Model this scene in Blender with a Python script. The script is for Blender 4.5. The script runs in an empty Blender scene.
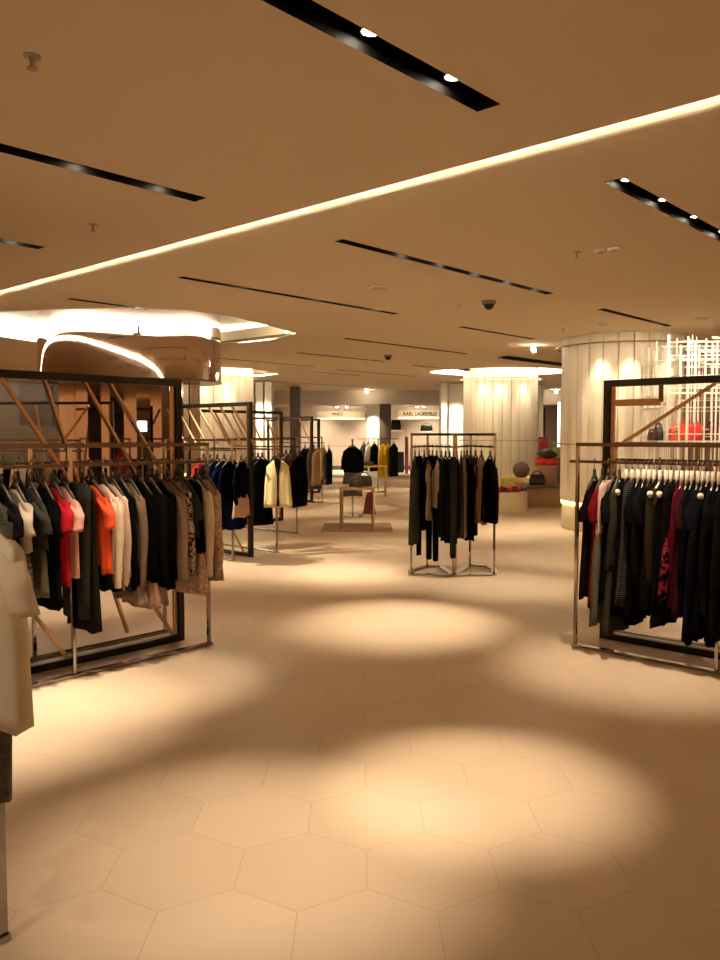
import bpy, bmesh, math, random
from mathutils import Vector, Matrix
random.seed(7)
S = bpy.context.scene
COL = S.collection
# ---------------------------------------------------------------- camera, world, exposure
FPX, CAMZ, PITCH = 810.0, 1.55, math.radians(3.25)
cam_d = bpy.data.cameras.new('camera'); cam = bpy.data.objects.new('camera', cam_d); COL.objects.link(cam)
cam_d.sensor_fit = 'HORIZONTAL'; cam_d.sensor_width = 36.0; cam_d.lens = FPX / 720.0 * 36.0
cam_d.clip_start = 0.05; cam_d.clip_end = 200
cam.location = (0, 0, CAMZ); cam.rotation_euler = (math.pi / 2 - PITCH, 0, 0)
S.camera = cam
w = bpy.data.worlds.new('world'); S.world = w; w.use_nodes = True
w.node_tree.nodes['Background'].inputs[0].default_value = (1.0, 0.44, 0.16, 1)
w.node_tree.nodes['Background'].inputs[1].default_value = 0.40
S.view_settings.view_transform = 'Standard'; S.view_settings.look = 'None'
S.view_settings.gamma = 1.0; S.view_settings.use_curve_mapping = False
S.view_settings.exposure = 1.30
SPOT_W, SPOT_COL = 165.0, (1.0, 0.82, 0.58)
LED_COL = (1.0, 0.88, 0.68)
try:
    S.cycles.use_denoising = True; S.cycles.sample_clamp_indirect = 4.0; S.cycles.max_bounces = 8
    S.cycles.caustics_reflective = False; S.cycles.caustics_refractive = False
except Exception: pass

# ---------------------------------------------------------------- geometry of the place
A_ = math.radians(42.4)
U = Vector((math.sin(A_), math.cos(A_), 0)); V = Vector((-math.cos(A_), math.sin(A_), 0)); Z = Vector((0, 0, 1))
def ray(px, py):
    x, y = (px - 360) / FPX, (480 - py) / FPX
    c, s = math.cos(PITCH), math.sin(PITCH)
    return Vector((x, c + y * s, -s + y * c))
def onz(px, py, z):
    d = ray(px, py); t = (z - CAMZ) / d.z
    return Vector((0, 0, CAMZ)) + d * t
def aty(px, py, Y):
    d = ray(px, py); return Vector((0, 0, CAMZ)) + d * (Y / d.y)
def uvp(u, v, z): return U * u + V * v + Z * z

# ---------------------------------------------------------------- materials
MATS = {}
def mat(name, col, rough=0.6, metal=0.0, bump=0.0, bscale=60, var=0.0, vscale=3, spec=None):
    if name in MATS: return MATS[name]
    m = bpy.data.materials.new(name); m.use_nodes = True; nt = m.node_tree; b = nt.nodes['Principled BSDF']
    b.inputs['Base Color'].default_value = (*col, 1); b.inputs['Roughness'].default_value = rough
    b.inputs['Metallic'].default_value = metal
    if spec is not None: b.inputs['Specular IOR Level'].default_value = spec
    tc = nt.nodes.new('ShaderNodeTexCoord')
    if bump:
        n = nt.nodes.new('ShaderNodeTexNoise'); n.inputs['Scale'].default_value = bscale; n.inputs['Detail'].default_value = 4
        bp = nt.nodes.new('ShaderNodeBump'); bp.inputs['Strength'].default_value = bump; bp.inputs['Distance'].default_value = 0.01
        nt.links.new(tc.outputs['Object'], n.inputs['Vector'])
        nt.links.new(n.outputs['Fac'], bp.inputs['Height']); nt.links.new(bp.outputs['Normal'], b.inputs['Normal'])
    if var:
        n = nt.nodes.new('ShaderNodeTexNoise'); n.inputs['Scale'].default_value = vscale; n.inputs['Detail'].default_value = 3
        mx = nt.nodes.new('ShaderNodeMix'); mx.data_type = 'RGBA'
        mx.inputs[6].default_value = tuple(c * (1 - var) for c in col) + (1,)
        mx.inputs[7].default_value = tuple(min(1, c * (1 + var)) for c in col) + (1,)
        nt.links.new(tc.outputs['Object'], n.inputs['Vector']); nt.links.new(n.outputs['Fac'], mx.inputs[0])
        nt.links.new(mx.outputs[2], b.inputs['Base Color'])
    MATS[name] = m; return m
def emit(name, col, strength):
    if name in MATS: return MATS[name]
    m = bpy.data.materials.new(name); m.use_nodes = True; b = m.node_tree.nodes['Principled BSDF']
    b.inputs['Base Color'].default_value = (*col, 1)
    b.inputs['Emission Color'].default_value = (*col, 1); b.inputs['Emission Strength'].default_value = strength
    MATS[name] = m; return m
def cloth(col, k=None):
    k = k or 'cloth_%02x%02x%02x' % tuple(int(c * 255) for c in col)
    return mat(k, col, 1.0, 0, 0.35, 45, 0.12, 9, spec=0.02)
def pattern(name, kind, cols, scale=30):
    if name in MATS: return MATS[name]
    m = bpy.data.materials.new(name); m.use_nodes = True; nt = m.node_tree; b = nt.nodes['Principled BSDF']
    b.inputs['Roughness'].default_value = 0.95; b.inputs['Specular IOR Level'].default_value = 0.03
    tc = nt.nodes.new('ShaderNodeTexCoord'); cr = nt.nodes.new('ShaderNodeValToRGB')
    if kind == 'blotch':
        n = nt.nodes.new('ShaderNodeTexNoise'); n.inputs['Scale'].default_value = scale; n.inputs['Detail'].default_value = 2
        out = n.outputs['Fac']; pos = [0.0, 0.44, 0.5, 0.58]
    elif kind == 'stripe':
        n = nt.nodes.new('ShaderNodeTexWave'); n.bands_direction = 'Z'; n.inputs['Scale'].default_value = scale
        n.inputs['Distortion'].default_value = 0.6; out = n.outputs['Fac']; pos = [0.0, 0.5, 0.55, 0.9]
    else:
        n = nt.nodes.new('ShaderNodeTexVoronoi'); n.inputs['Scale'].default_value = scale
        n.inputs['Randomness'].default_value = 0.35
        out = n.outputs['Distance']; pos = [0.0, 0.22, 0.24, 0.40]
    nt.links.new(tc.outputs['Object'], n.inputs['Vector'])
    cr.color_ramp.interpolation = 'CONSTANT'
    cols = (cols * 4)[:4]
    e = cr.color_ramp.elements
    e[0].position = pos[0]; e[0].color = (*cols[0], 1); e[1].position = pos[1]; e[1].color = (*cols[1], 1)
    for i in (2, 3):
        q = e.new(pos[i]); q.color = (*cols[i], 1)
    nt.links.new(out, cr.inputs[0]); nt.links.new(cr.outputs[0], b.inputs['Base Color'])
    MATS[name] = m; return m

def floor_mat():
    m = bpy.data.materials.new('hexagon_floor_tiles'); m.use_nodes = True; nt = m.node_tree; b = nt.nodes['Principled BSDF']
    L = nt.links.new
    def vm(op, a, c=None):
        n = nt.nodes.new('ShaderNodeVectorMath'); n.operation = op
        for i, x in enumerate((a, c)):
            if x is None: continue
            if isinstance(x, tuple): n.inputs[i].default_value = x
            else: L(x, n.inputs[i])
        return n.outputs['Value'] if op in ('DOT_PRODUCT', 'LENGTH') else n.outputs[0]
    def mm(op, a, c=0.0):
        n = nt.nodes.new('ShaderNodeMath'); n.operation = op
        for i, x in enumerate((a, c)):
            if isinstance(x, (int, float)): n.inputs[i].default_value = x
            else: L(x, n.inputs[i])
        return n.outputs[0]
    geo = nt.nodes.new('ShaderNodeNewGeometry')
    size = 0.455
    p = vm('SUBTRACT', geo.outputs['Position'], (0.024 + size / 2, 2.81, 0.0))
    p = vm('MULTIPLY', p, (1 / size, 1 / size, 0.0))
    r = (1.0, 1.7320508, 1.0); h = (0.5, 0.8660254, 0.0)
    def flmod(q):
        d = vm('DIVIDE', q, r); f = vm('FLOOR', d); return vm('SUBTRACT', q, vm('MULTIPLY', f, r))
    a = vm('SUBTRACT', flmod(vm('ADD', p, h)), h)
    c = vm('SUBTRACT', flmod(p), h)
    da = vm('DOT_PRODUCT', a, a); dc = vm('DOT_PRODUCT', c, c)
    sel = mm('LESS_THAN', da, dc)
    mx = nt.nodes.new('ShaderNodeMix'); mx.data_type = 'VECTOR'
    L(sel, mx.inputs[0]); L(c, mx.inputs[4]); L(a, mx.inputs[5]); g = mx.outputs[1]
    ab = vm('ABSOLUTE', g)
    hd = mm('MAXIMUM', vm('DOT_PRODUCT', ab, (0.5, 0.8660254, 0.0)), vm('DOT_PRODUCT', ab, (1.0, 0.0, 0.0)))
    grout = mm('GREATER_THAN', hd, 0.4945)
    cid = vm('SUBTRACT', p, g)
    wn = nt.nodes.new('ShaderNodeTexWhiteNoise'); L(vm('SNAP', vm('ADD', cid, (0.1, 0.1, 0.0)), (0.25, 0.25, 0.25)), wn.inputs['Vector'])
    ns = nt.nodes.new('ShaderNodeTexNoise'); ns.inputs['Scale'].default_value = 1.6; ns.inputs['Detail'].default_value = 6
    L(geo.outputs['Position'], ns.inputs['Vector'])
    f = mm('ADD', mm('MULTIPLY', wn.outputs['Value'], 0.55), mm('MULTIPLY', ns.outputs['Fac'], 0.45))
    c1 = nt.nodes.new('ShaderNodeMix'); c1.data_type = 'RGBA'
    c1.inputs[6].default_value = (0.57, 0.44, 0.32, 1); c1.inputs[7].default_value = (0.63, 0.495, 0.37, 1); L(f, c1.inputs[0])
    c2 = nt.nodes.new('ShaderNodeMix'); c2.data_type = 'RGBA'; L(grout, c2.inputs[0]); L(c1.outputs[2], c2.inputs[6])
    c2.inputs[7].default_value = (0.50, 0.375, 0.265, 1)
    L(c2.outputs[2], b.inputs['Base Color'])
    b.inputs['Roughness'].default_value = 0.42; b.inputs['Specular IOR Level'].default_value = 0.35
    return m

M_black = mat('black_lacquered_steel', (0.012, 0.009, 0.007), 0.35, 0.3, spec=0.4)
M_chrome = mat('aged_chrome', (0.36, 0.33, 0.30), 0.10, 1.0)
M_brass = mat('brushed_brass', (0.46, 0.30, 0.16), 0.28, 1.0)
M_dchrome = mat('dark_chrome', (0.15, 0.115, 0.09), 0.25, 1.0)
M_ceil = mat('painted_plaster', (0.80, 0.67, 0.48), 0.9)
M_slot = mat('slot_black', (0.008, 0.006, 0.005), 0.6, spec=0.2)
M_head = mat('lamp_black', (0.02, 0.017, 0.015), 0.4)
M_lens = emit('lamp_lens', (1.0, 0.88, 0.66), 28)
M_mirror = mat('bronze_mirror', (0.62, 0.50, 0.45), 0.04, 1.0)
M_beige = mat('beige_column_panel', (0.72, 0.64, 0.50), 0.5, 0, 0, 0, 0.04, 1.5)
M_white = mat('white_paint', (0.82, 0.78, 0.70), 0.6)
M_hang = mat('taupe_hanger', (0.06, 0.048, 0.038), 0.5)
M_hangw = mat('pale_hanger', (0.78, 0.70, 0.60), 0.5)
M_wood = mat('pale_wood', (0.55, 0.38, 0.22), 0.45, 0, 0, 0, 0.1, 8)

# ---------------------------------------------------------------- object helpers
class MB:
    def __init__(s): s.v = []; s.f = []
    def bar(s, a, b, w, h, up=Z):
        a, b = Vector(a), Vector(b); d = (b - a).normalized()
        if abs(d.dot(up)) > 0.99: up = U if abs(d.dot(U)) < .9 else V
        x = d.cross(up).normalized(); y = x.cross(d).normalized(); k = len(s.v)
        for p in (a, b):
            for sx, sy in ((-1, -1), (1, -1), (1, 1), (-1, 1)): s.v.append(p + x * (sx * w / 2) + y * (sy * h / 2))
        s.f += [(k, k+1, k+2, k+3)[::-1], (k+4, k+5, k+6, k+7)]
        for i in range(4): j = (i + 1) % 4; s.f.append((k+i, k+j, k+4+j, k+4+i))
        return s
    def box(s, c, sx, sy, sz, ax=Vector((1, 0, 0)), ay=Vector((0, 1, 0))):
        c = Vector(c); k = len(s.v)
        for z in (0, 1):
            for x, y in ((-1, -1), (1, -1), (1, 1), (-1, 1)): s.v.append(c + ax * (x * sx / 2) + ay * (y * sy / 2) + Z * (z * sz))
        s.f += [(k+3, k+2, k+1, k), (k+4, k+5, k+6, k+7)]
        for i in range(4): j = (i + 1) % 4; s.f.append((k+i, k+j, k+4+j, k+4+i))
        return s
    def tube(s, pts, r, n=8, closed=False):
        pts = [Vector(p) for p in pts]; k0 = len(s.v); N = len(pts)
        rr = r if isinstance(r, (list, tuple)) else [r] * N
        for i, p in enumerate(pts):
            if closed: d = pts[(i+1) % N] - pts[i-1]
            else: d = pts[min(i+1, N-1)] - pts[max(i-1, 0)]
            d.normalize(); up = Z if abs(d.z) < .95 else Vector((1, 0, 0))
            x = d.cross(up).normalized(); y = x.cross(d)
            for j in range(n):
                t = 2 * math.pi * j / n; s.v.append(p + x * (math.cos(t) * rr[i]) + y * (math.sin(t) * rr[i]))
        for i in range(N if closed else N - 1):
            a = k0 + i * n; b = k0 + ((i + 1) % N) * n
            for j in range(n): l = (j + 1) % n; s.f.append((a+j, a+l, b+l, b+j))
        if not closed:
            s.f.append(tuple(k0 + j for j in range(n))[::-1]); s.f.append(tuple(k0 + (N-1) * n + j for j in range(n)))
        return s
    def lathe(s, c, prof, n=24, cap=True):
        c = Vector(c); k0 = len(s.v)
        for r, z in prof:
            for j in range(n):
                t = 2 * math.pi * j / n; s.v.append(c + Vector((math.cos(t) * r, math.sin(t) * r, z)))
        for i in range(len(prof) - 1):
            for j in range(n):
                l = (j + 1) % n; a = k0 + i * n; b = a + n; s.f.append((a+j, a+l, b+l, b+j))
        if cap:
            s.f.append(tuple(k0 + j for j in range(n))[::-1]); s.f.append(tuple(k0 + (len(prof)-1) * n + j for j in range(n)))
        return s
    def rings(s, rings, cap=True):
        k0 = len(s.v); n = len(rings[0])
        for r in rings: s.v += [Vector(p) for p in r]
        for i in range(len(rings) - 1):
            for j in range(n):
                l = (j + 1) % n; a = k0 + i * n; b = a + n; s.f.append((a+j, a+l, b+l, b+j))
        if cap:
            s.f.append(tuple(k0 + j for j in range(n))[::-1]); s.f.append(tuple(k0 + (len(rings)-1) * n + j for j in range(n)))
        return s
    def mesh(s, name, m, org=Vector((0, 0, 0)), smooth=False):
        me = bpy.data.meshes.new(name); me.from_pydata([v - org for v in s.v], [], s.f)
        bm = bmesh.new(); bm.from_mesh(me); bmesh.ops.recalc_face_normals(bm, faces=bm.faces); bm.to_mesh(me); bm.free()
        me.materials.append(m)
        if smooth:
            for p in me.polygons: p.use_smooth = True
        return me
    def build(s, name, m, parent=None, smooth=False, org=None):
        """one mesh object; geometry given in world coordinates, origin at the parent's place or org"""
        o_ = Vector(parent['_org']) if parent is not None else Vector(org if org is not None else (0, 0, 0))
        o = bpy.data.objects.new(name, s.mesh(name, m, o_, smooth)); COL.objects.link(o)
        if parent is not None: o.parent = parent; o['_org'] = tuple(o_)
        else: o.location = o_; o['_org'] = tuple(o_)
        return o
def thing(name, label, cat, loc, group=None):
    o = bpy.data.objects.new(name, None); COL.objects.link(o); o.location = loc; o['_org'] = tuple(loc)
    o.empty_display_size = 0.1; return tag(o, label, cat, group)
def tag(o, label, cat, group=None):
    o['label'] = label; o['category'] = cat
    if group: o['group'] = group
    return o
def struct(name, mb, m, smooth=False):
    o = mb.build(name, m, smooth=smooth); o['kind'] = 'structure'; return o
def bevel(o, wd, seg=2):
    b = o.modifiers.new('bevel', 'BEVEL'); b.width = wd; b.segments = seg; b.limit_method = 'ANGLE'; return o

# ================================================================= SETTING
fl = MB(); k = 0
fl.v = [Vector((-22, -8, 0)), Vector((22, -8, 0)), Vector((22, 36, 0)), Vector((-22, 36, 0)),
        Vector((-22, -8, -.1)), Vector((22, -8, -.1)), Vector((22, 36, -.1)), Vector((-22, 36, -.1))]
fl.f = [(0, 1, 2, 3), (7, 6, 5, 4), (0, 4, 5, 1), (1, 5, 6, 2), (2, 6, 7, 3), (3, 7, 4, 0)]
struct('floor', fl, floor_mat())

ZA, ZB, ZC, ZD = 3.0, 3.05, 3.10, 3.16
uA = onz(360, 193, ZA).dot(U); uB = onz(360, 328, ZB).dot(U); uC = onz(360, 367, ZC).dot(U)
GAP, CUR = 0.11, 0.16
VMIN, VMAX = -18, 30

# slots: (px1,py1,px2,py2,z, lamps px list, width)
SLOTS = [
 (292, 0, 489, 108, ZA, [(371, 37), (453, 82)], .125, 1.1),
 (-150, 108, 200, 200, ZA, [(-75, 128), (77, 167), (157, 190)], .125, 0),
 (-90, 225, 42, 248, ZA, [(8, 243)], .125, 0),
 (340, 240, 549, 294, ZB, [(400, 256), (437, 266), (472, 275), (505, 283), (535, 290)], .10, 0),
 (180, 277, 396, 314, ZB, [(240, 287), (312, 300), (372, 310)], .10, 0),
 (608, 181, 790, 270, ZB, [(626, 183), (661, 203), (691, 220), (717, 235)], .125, 0),
 (67, 299, 150, 309, ZB, [(125, 306)], .10, 0),
 (600, 309, 670, 326, ZC, [(655, 323)], .10, 0),
 (457, 327, 537, 339, ZC, [(483, 331), (520, 337)], .10, 0),
 (347, 338, 464, 354, ZC, [(376, 342), (450, 352)], .10, 0),
 (304, 352, 377, 362, ZC, [(312, 353), (348, 358)], .10, 0),
 (501, 358, 561, 366, ZC, [(540, 363)], .10, 0),
 (222, 357, 306, 367, ZC, [(236, 359), (258, 362), (297, 366)], .10, 0),
 (-60, 347, 36, 355, ZC, [(2, 351)], .10, 0),
 (416, 365, 472, 372, ZD, [(440, 368)], .10, 0),
 (345, 369, 405, 377, ZD, [(366, 372), (388, 375)], .10, 0),
 (318, 371, 353, 376, ZD, [(335, 373)], .10, 0),
 (260, 378, 345, 388, ZD, [(290, 382), (325, 386)], .10, 0),
]
def scan(name, outer, holes, z, m):
    from mathutils.geometry import delaunay_2d_cdt
    pts, ed = [], []
    for poly in [outer] + holes:
        k = len(pts); pts += [Vector((p[0], p[1])) for p in poly]; ed += [(k + i, k + (i + 1) % len(poly)) for i in range(len(poly))]
    vs, _, fs, *_r = delaunay_2d_cdt(pts, ed, [], 0, 1e-5)
    def inside(c, poly):
        r = False
        for i in range(len(poly)):
            a, b = poly[i], poly[i - 1]
            if (a[1] > c[1]) != (b[1] > c[1]) and c[0] < (b[0] - a[0]) * (c[1] - a[1]) / (b[1] - a[1]) + a[0]: r = not r
        return r
    keep = []
    for f in fs:
        c = sum((vs[i] for i in f), Vector((0, 0))) / len(f)
        if inside(c, outer) and not any(inside(c, h) for h in holes): keep.append(tuple(f))
    me = bpy.data.meshes.new(name); me.from_pydata([(v.x, v.y, z) for v in vs], [], keep); me.materials.append(m)
    o = bpy.data.objects.new(name, me); COL.objects.link(o); o['kind'] = 'structure'; return o
slot_geo = []; holes = {ZA: [], ZB: [], ZC: [], ZD: []}
for (x1, y1, x2, y2, z, lamps, wd, ext) in SLOTS:
    a, b = onz(x1, y1, z), onz(x2, y2, z)
    mid = (a + b) / 2; vm_ = mid.dot(V); u1, u2 = sorted((a.dot(U), b.dot(U)))
    u1 -= ext if x1 == 292 else 0
    if x1 == 292: u1 -= 1.6; vm_ = b.dot(V)
    holes[z].append([uvp(u1, vm_ - wd/2, 0), uvp(u2, vm_ - wd/2, 0), uvp(u2, vm_ + wd/2, 0), uvp(u1, vm_ + wd/2, 0)])
    slot_geo.append((u1, u2, vm_, z, lamps, wd))
def lens(pts, z): return [onz(x, y, z) for x, y in pts]
HALO1 = lens([(296, 333.5), (270, 340), (245, 342.5), (215, 344), (150, 346), (80, 346), (37, 342), (0, 336.5), (-50, 330), (-110, 323),
              (-60, 317), (0, 312), (60, 309), (130, 308), (190, 310.5), (235, 317), (270, 326)], ZB)
HALO3 = lens([(278, 374), (262, 376.5), (240, 377), (190, 377), (176, 373), (190, 368.5), (217, 367), (250, 368.5)], ZC)
COL1, COL2, COL3 = Vector((4.27, 13.3, 0)), Vector((3.66, 21.2, 0)), Vector((-3.66, 20.6, 0))
HALO2 = [COL2 + Vector((1.85 * math.copysign(abs(math.cos(t)) ** 1.0, math.cos(t)), 1.45 * math.sin(t) * (0.55 + 0.45 * abs(math.sin(t))), ZD)) for t in [2 * math.pi * i / 40 for i in range(40)]]
holes[ZB].append(HALO1); holes[ZC].append(HALO3); holes[ZD].append(HALO2)
def band(name, u1, u2, z, v1=VMIN, v2=VMAX):
    return scan(name, [uvp(u1, v1, 0), uvp(u2, v1, 0), uvp(u2, v2, 0), uvp(u1, v2, 0)], holes[z], z, M_ceil)
band('ceiling', -12, uA, ZA); band('ceiling_raised', uA + GAP + CUR, uB, ZB)
band('ceiling_middle', uB + GAP * .8 + CUR, uC, ZC); band('ceiling_rear', uC + GAP * .8 + CUR, 30, ZD)
def cove(n, u, gap, zn, zf, strength):
    mb = MB(); a, b = VMIN, VMAX; top = zf + 0.13
    prof = [(u, zn), (u, zn + .025), (u - .16, zn + .025), (u - .16, top), (u + gap + .02, top)]
    for i in range(9):
        t = math.pi / 2 * i / 8; prof.append((u + gap + CUR * (1 - math.cos(t)), zf + .13 * (1 - math.sin(t))))
    for q in prof: mb.v += [uvp(q[0], a, q[1]), uvp(q[0], b, q[1])]
    for i in range(len(prof) - 1): mb.f.append((2*i, 2*i+1, 2*i+3, 2*i+2))
    struct('trim_%d' % n, mb, M_ceil)
    led = MB().bar(uvp(u - .10, a, zn + .05), uvp(u - .10, b, zn + .05), .02, .03)
    tag(led.build('cove_light_strip', emit('cove_led_%d' % n, LED_COL, strength)),
        ['warm light strip hidden in the nearest long ceiling cove', 'faint light strip in the second long ceiling cove', 'faint light strip in the third, farthest ceiling cove'][n - 1], 'light strip', 'cove light strips')
cove(1, uA, GAP, ZA, ZB, 42); cove(2, uB, GAP * .8, ZB, ZC, 26); cove(3, uC, GAP * .8, ZC, ZD, 18)
def halo(n, pts, z, h, strength, label):
    c = sum(pts, Vector()) / len(pts); c.z = 0
    mb = MB(); N = len(pts)
    out = [c + (Vector((p.x, p.y, 0)) - c) * 1.0 for p in pts]
    for p in out: mb.v += [Vector((p.x, p.y, z)), Vector((p.x, p.y, z + h))]
    for i in range(N): j = (i + 1) % N; mb.f.append((2*i, 2*j, 2*j+1, 2*i+1))
    mb.f.append(tuple(2*i+1 for i in range(N)))
    struct('ceiling_recess_%d' % n, mb, M_white)
    ins = [c + (p - c) * 0.975 for p in out]
    led = MB()
    for p in ins: led.v += [Vector((p.x, p.y, z + .03)), Vector((p.x, p.y, z + h - .03))]
    for i in range(N): j = (i + 1) % N; led.f.append((2*i, 2*j, 2*j+1, 2*i+1))
    tag(led.build('halo_light', emit('halo_led_%d' % n, LED_COL, strength)), label, 'light strip')
halo(1, HALO1, ZB, .26, 5, 'glowing light band in the ceiling opening around the mirrored drum')
halo(2, HALO2, ZD, .26, 5, 'glowing ceiling ring around the fluted column above the shoe display')
halo(3, HALO3, ZC, .26, 5, 'glowing ceiling ring around the fluted column beside the mirrored drum')

# ceiling slots with their lamps
names = ['topmost and widest black ceiling slot, near the walkway', 'black ceiling slot above the nearest clothes rails', 'short end of a black ceiling slot before the long glowing cove',
 'five-lamp black ceiling slot beyond the glowing cove', 'long thin three-lamp ceiling slot beside the mirrored drum', 'four-lamp black ceiling slot above the crowded dark rail',
 'short black ceiling slot just before the mirrored drum', 'black ceiling slot in front of the nearest fluted column', 'two-lamp ceiling slot between dome camera and nearest fluted column',
 'two-lamp thin ceiling slot just past the second cove line', 'thin ceiling slot behind the small dome camera', 'single-lamp ceiling slot near the fluted column with glowing ring',
 'three-lamp ceiling slot beside the drum, beyond its glow', 'thin ceiling slot beneath the tip of the drum glow', 'small far ceiling slot above the zigzag rack',
 'small two-lamp far ceiling slot over the display table', 'tiny far ceiling slot before the shop bulkhead', 'farthest thin ceiling slot before the shop bulkhead']
def spot(loc, tgt, watts, ang, parent=None, col=SPOT_COL, r=.03, blend=.9):
    d = bpy.data.lights.new('spot_light', 'SPOT'); d.energy = watts; d.color = col; d.spot_size = math.radians(ang)
    d.spot_blend = blend; d.shadow_soft_size = r
    o = bpy.data.objects.new('spot_light', d); COL.objects.link(o)
    o.location = loc; o.rotation_euler = (Vector(tgt) - Vector(loc)).to_track_quat('-Z', 'Y').to_euler()
    return o
AIM = {(371, 37): ((260, 850), 1.0, 42), (453, 82): ((480, 785), 1.25, 34), (77, 167): ((35, 715), 1.1, 44), (157, 190): ((140, 682), .9, 38),
 (400, 256): ((325, 570), .8, 36), (437, 266): ((400, 622), 1.9, 41), (472, 275): ((365, 580), .6, 36), (505, 283): ((500, 585), .8, 44), (535, 290): ((560, 560), .5, 44),
 (626, 183): ((640, 668), .9, 46), (661, 203): ((690, 600), .7, 50), (691, 220): ((730, 560), .6, 50), (717, 235): ((770, 640), .5, 50),
 (-75, 128): ((-90, 740), .8, 50), (8, 243): ((60, 600), .8, 50),
 (240, 287): ((190, 640), .3, 38), (312, 300): ((355, 572), .8, 36), (372, 310): ((385, 545), .6, 36), (125, 306): ((262, 560), 1.8, 75)}
for (u1, u2, v, z, lamps, wd), nm in zip(slot_geo, names):
    t = thing('ceiling_light_slot', nm, 'ceiling light', uvp((u1 + u2) / 2, v, z), 'black ceiling light slots')
    mb = MB(); h = .14
    q = [(u1, v - wd/2), (u2, v - wd/2), (u2, v + wd/2), (u1, v + wd/2)]
    for a, b in q: mb.v += [uvp(a, b, z), uvp(a, b, z + h)]
    for i in range(4): j = (i + 1) % 4; mb.f.append((2*i, 2*j, 2*j+1, 2*i+1))
    mb.f.append((1, 3, 5, 7)); mb.build('housing', M_slot, t)
    for (lx, ly) in lamps + ([(None, u1 + .35), (None, u1 + 1.2)] if wd > .11 and u2 < 4.6 and v < 2.2 else []):  # extra unseen lamps, added to brighten the cream t-shirt and the ceiling
        lu = ly if lx is None else onz(lx, ly, z + .03).dot(U); c = uvp(lu, v, z + .05)
        big = wd > .11
        r = .046 if big else .036
        hd = MB().lathe(c, [(r * .7, .085), (r, .06), (r, 0.0), (r * .86, -.004), (r * .84, .012)], 16).build('lamp_head', M_head, t, True)
        MB().lathe(c, [(r * .8, .0), (r * .8, .006)], 16).build('lens', M_lens, hd)
        far = c.y
        tg, pw, cone = AIM.get((lx, ly), (None, .6, 44))
        if lx is None: pw, cone = (.16, 60) if ly < u1 + .5 else (1.7, 70)
        tp = (Vector((-1.0, 2.2, .9)) if ly < u1 + .5 else Vector((c.x, -.6, 0))) if lx is None else onz(tg[0], tg[1], 0) if tg else Vector((c.x + random.uniform(-.15, .15), c.y + random.uniform(-.1, .25), 0))
        spot(c - Z * .06, tp, SPOT_W * pw, cone * .92, blend=1.0)

# walls, far shops
def wallbox(name, x0, x1, y0, y1, z0, z1, m):
    return struct(name, MB().box(((x0 + x1) / 2, (y0 + y1) / 2, z0), x1 - x0, y1 - y0, z1 - z0), m)
M_wall = mat('warm_beige_wall', (0.62, 0.52, 0.42), 0.8)
M_gwall = mat('taupe_grey_wall', (0.20, 0.17, 0.145), 0.7)
M_mauve = mat('mauve_wall', (0.48, 0.38, 0.33), 0.8)
M_brown = mat('dark_brown_panel', (0.09, 0.06, 0.045), 0.5)
wallbox('wall_back', -6.5, 9, 34.0, 34.2, 0, 3.3, M_wall)
wallbox('wall_rear', -16, 16, -7.9, -7.7, 0, 2.98, M_gwall)
wallbox('wall_left', -16, -5.2, 24.0, 24.2, 0, 3.3, M_gwall)
wallbox('wall_left_return', -5.2, -5.0, 24.0, 34.0, 0, 3.3, M_mauve)
wallbox('wall_right', 5.6, 14, 16.2, 16.4, 0, 3.3, mat('brown_wall', (0.30, 0.19, 0.13), 0.7))
wallbox('wall_right_return', 9.0, 9.2, 16.4, 34.0, 0, 3.3, M_mauve)
wallbox('ceiling_bulkhead', -4.9, 9, 30.0, 30.25, 2.63, 3.25, M_wall)
wallbox('ceiling_shop', -4.9, 9, 30.25, 34.0, 2.66, 2.72, M_mauve)
wallbox('trim_shop_floor_edge', -3.6, 2.8, 29.2, 33.9, 0.0, 0.05, M_white)
wallbox('wall_fascia', -1.9, 3.4, 32.05, 32.25, 2.12, 2.66, M_wall)
wallbox('baseboard_back', -4.5, 3.0, 33.9, 33.99, 0.05, 0.22, M_brown)
# white luminous-looking pillars between the shops
def pillar(n, px0, px1, Y, m, z1=3.12, dp=.6):
    a, b = aty(px0, 434, Y).x, aty(px1, 434, Y).x
    wallbox('pillar_%d' % n, a, b, Y, Y + dp, 0, z1, m)
    if m is M_white: spot(((a + b) / 2, Y - .7, z1 - .1), ((a + b) / 2, Y, 1.6), 95, 60, col=(1, .84, .6))  # added spot without a fixture, brightens the pillar
pillar(1, 256, 263, 24.6, M_white); pillar(2, 265, 271.5, 24.4, M_white)
pillar(3, 367, 379, 29.3, M_white, 2.63); pillar(4, 380, 391, 29.2, M_brown, 2.63)
pillar(5, 441, 447, 25, M_white); pillar(6, 449, 463, 25.4, M_white)
pillar(7, 290, 300, 27, M_brown)
pillar(8, 539, 543, 26, M_beige)

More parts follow.
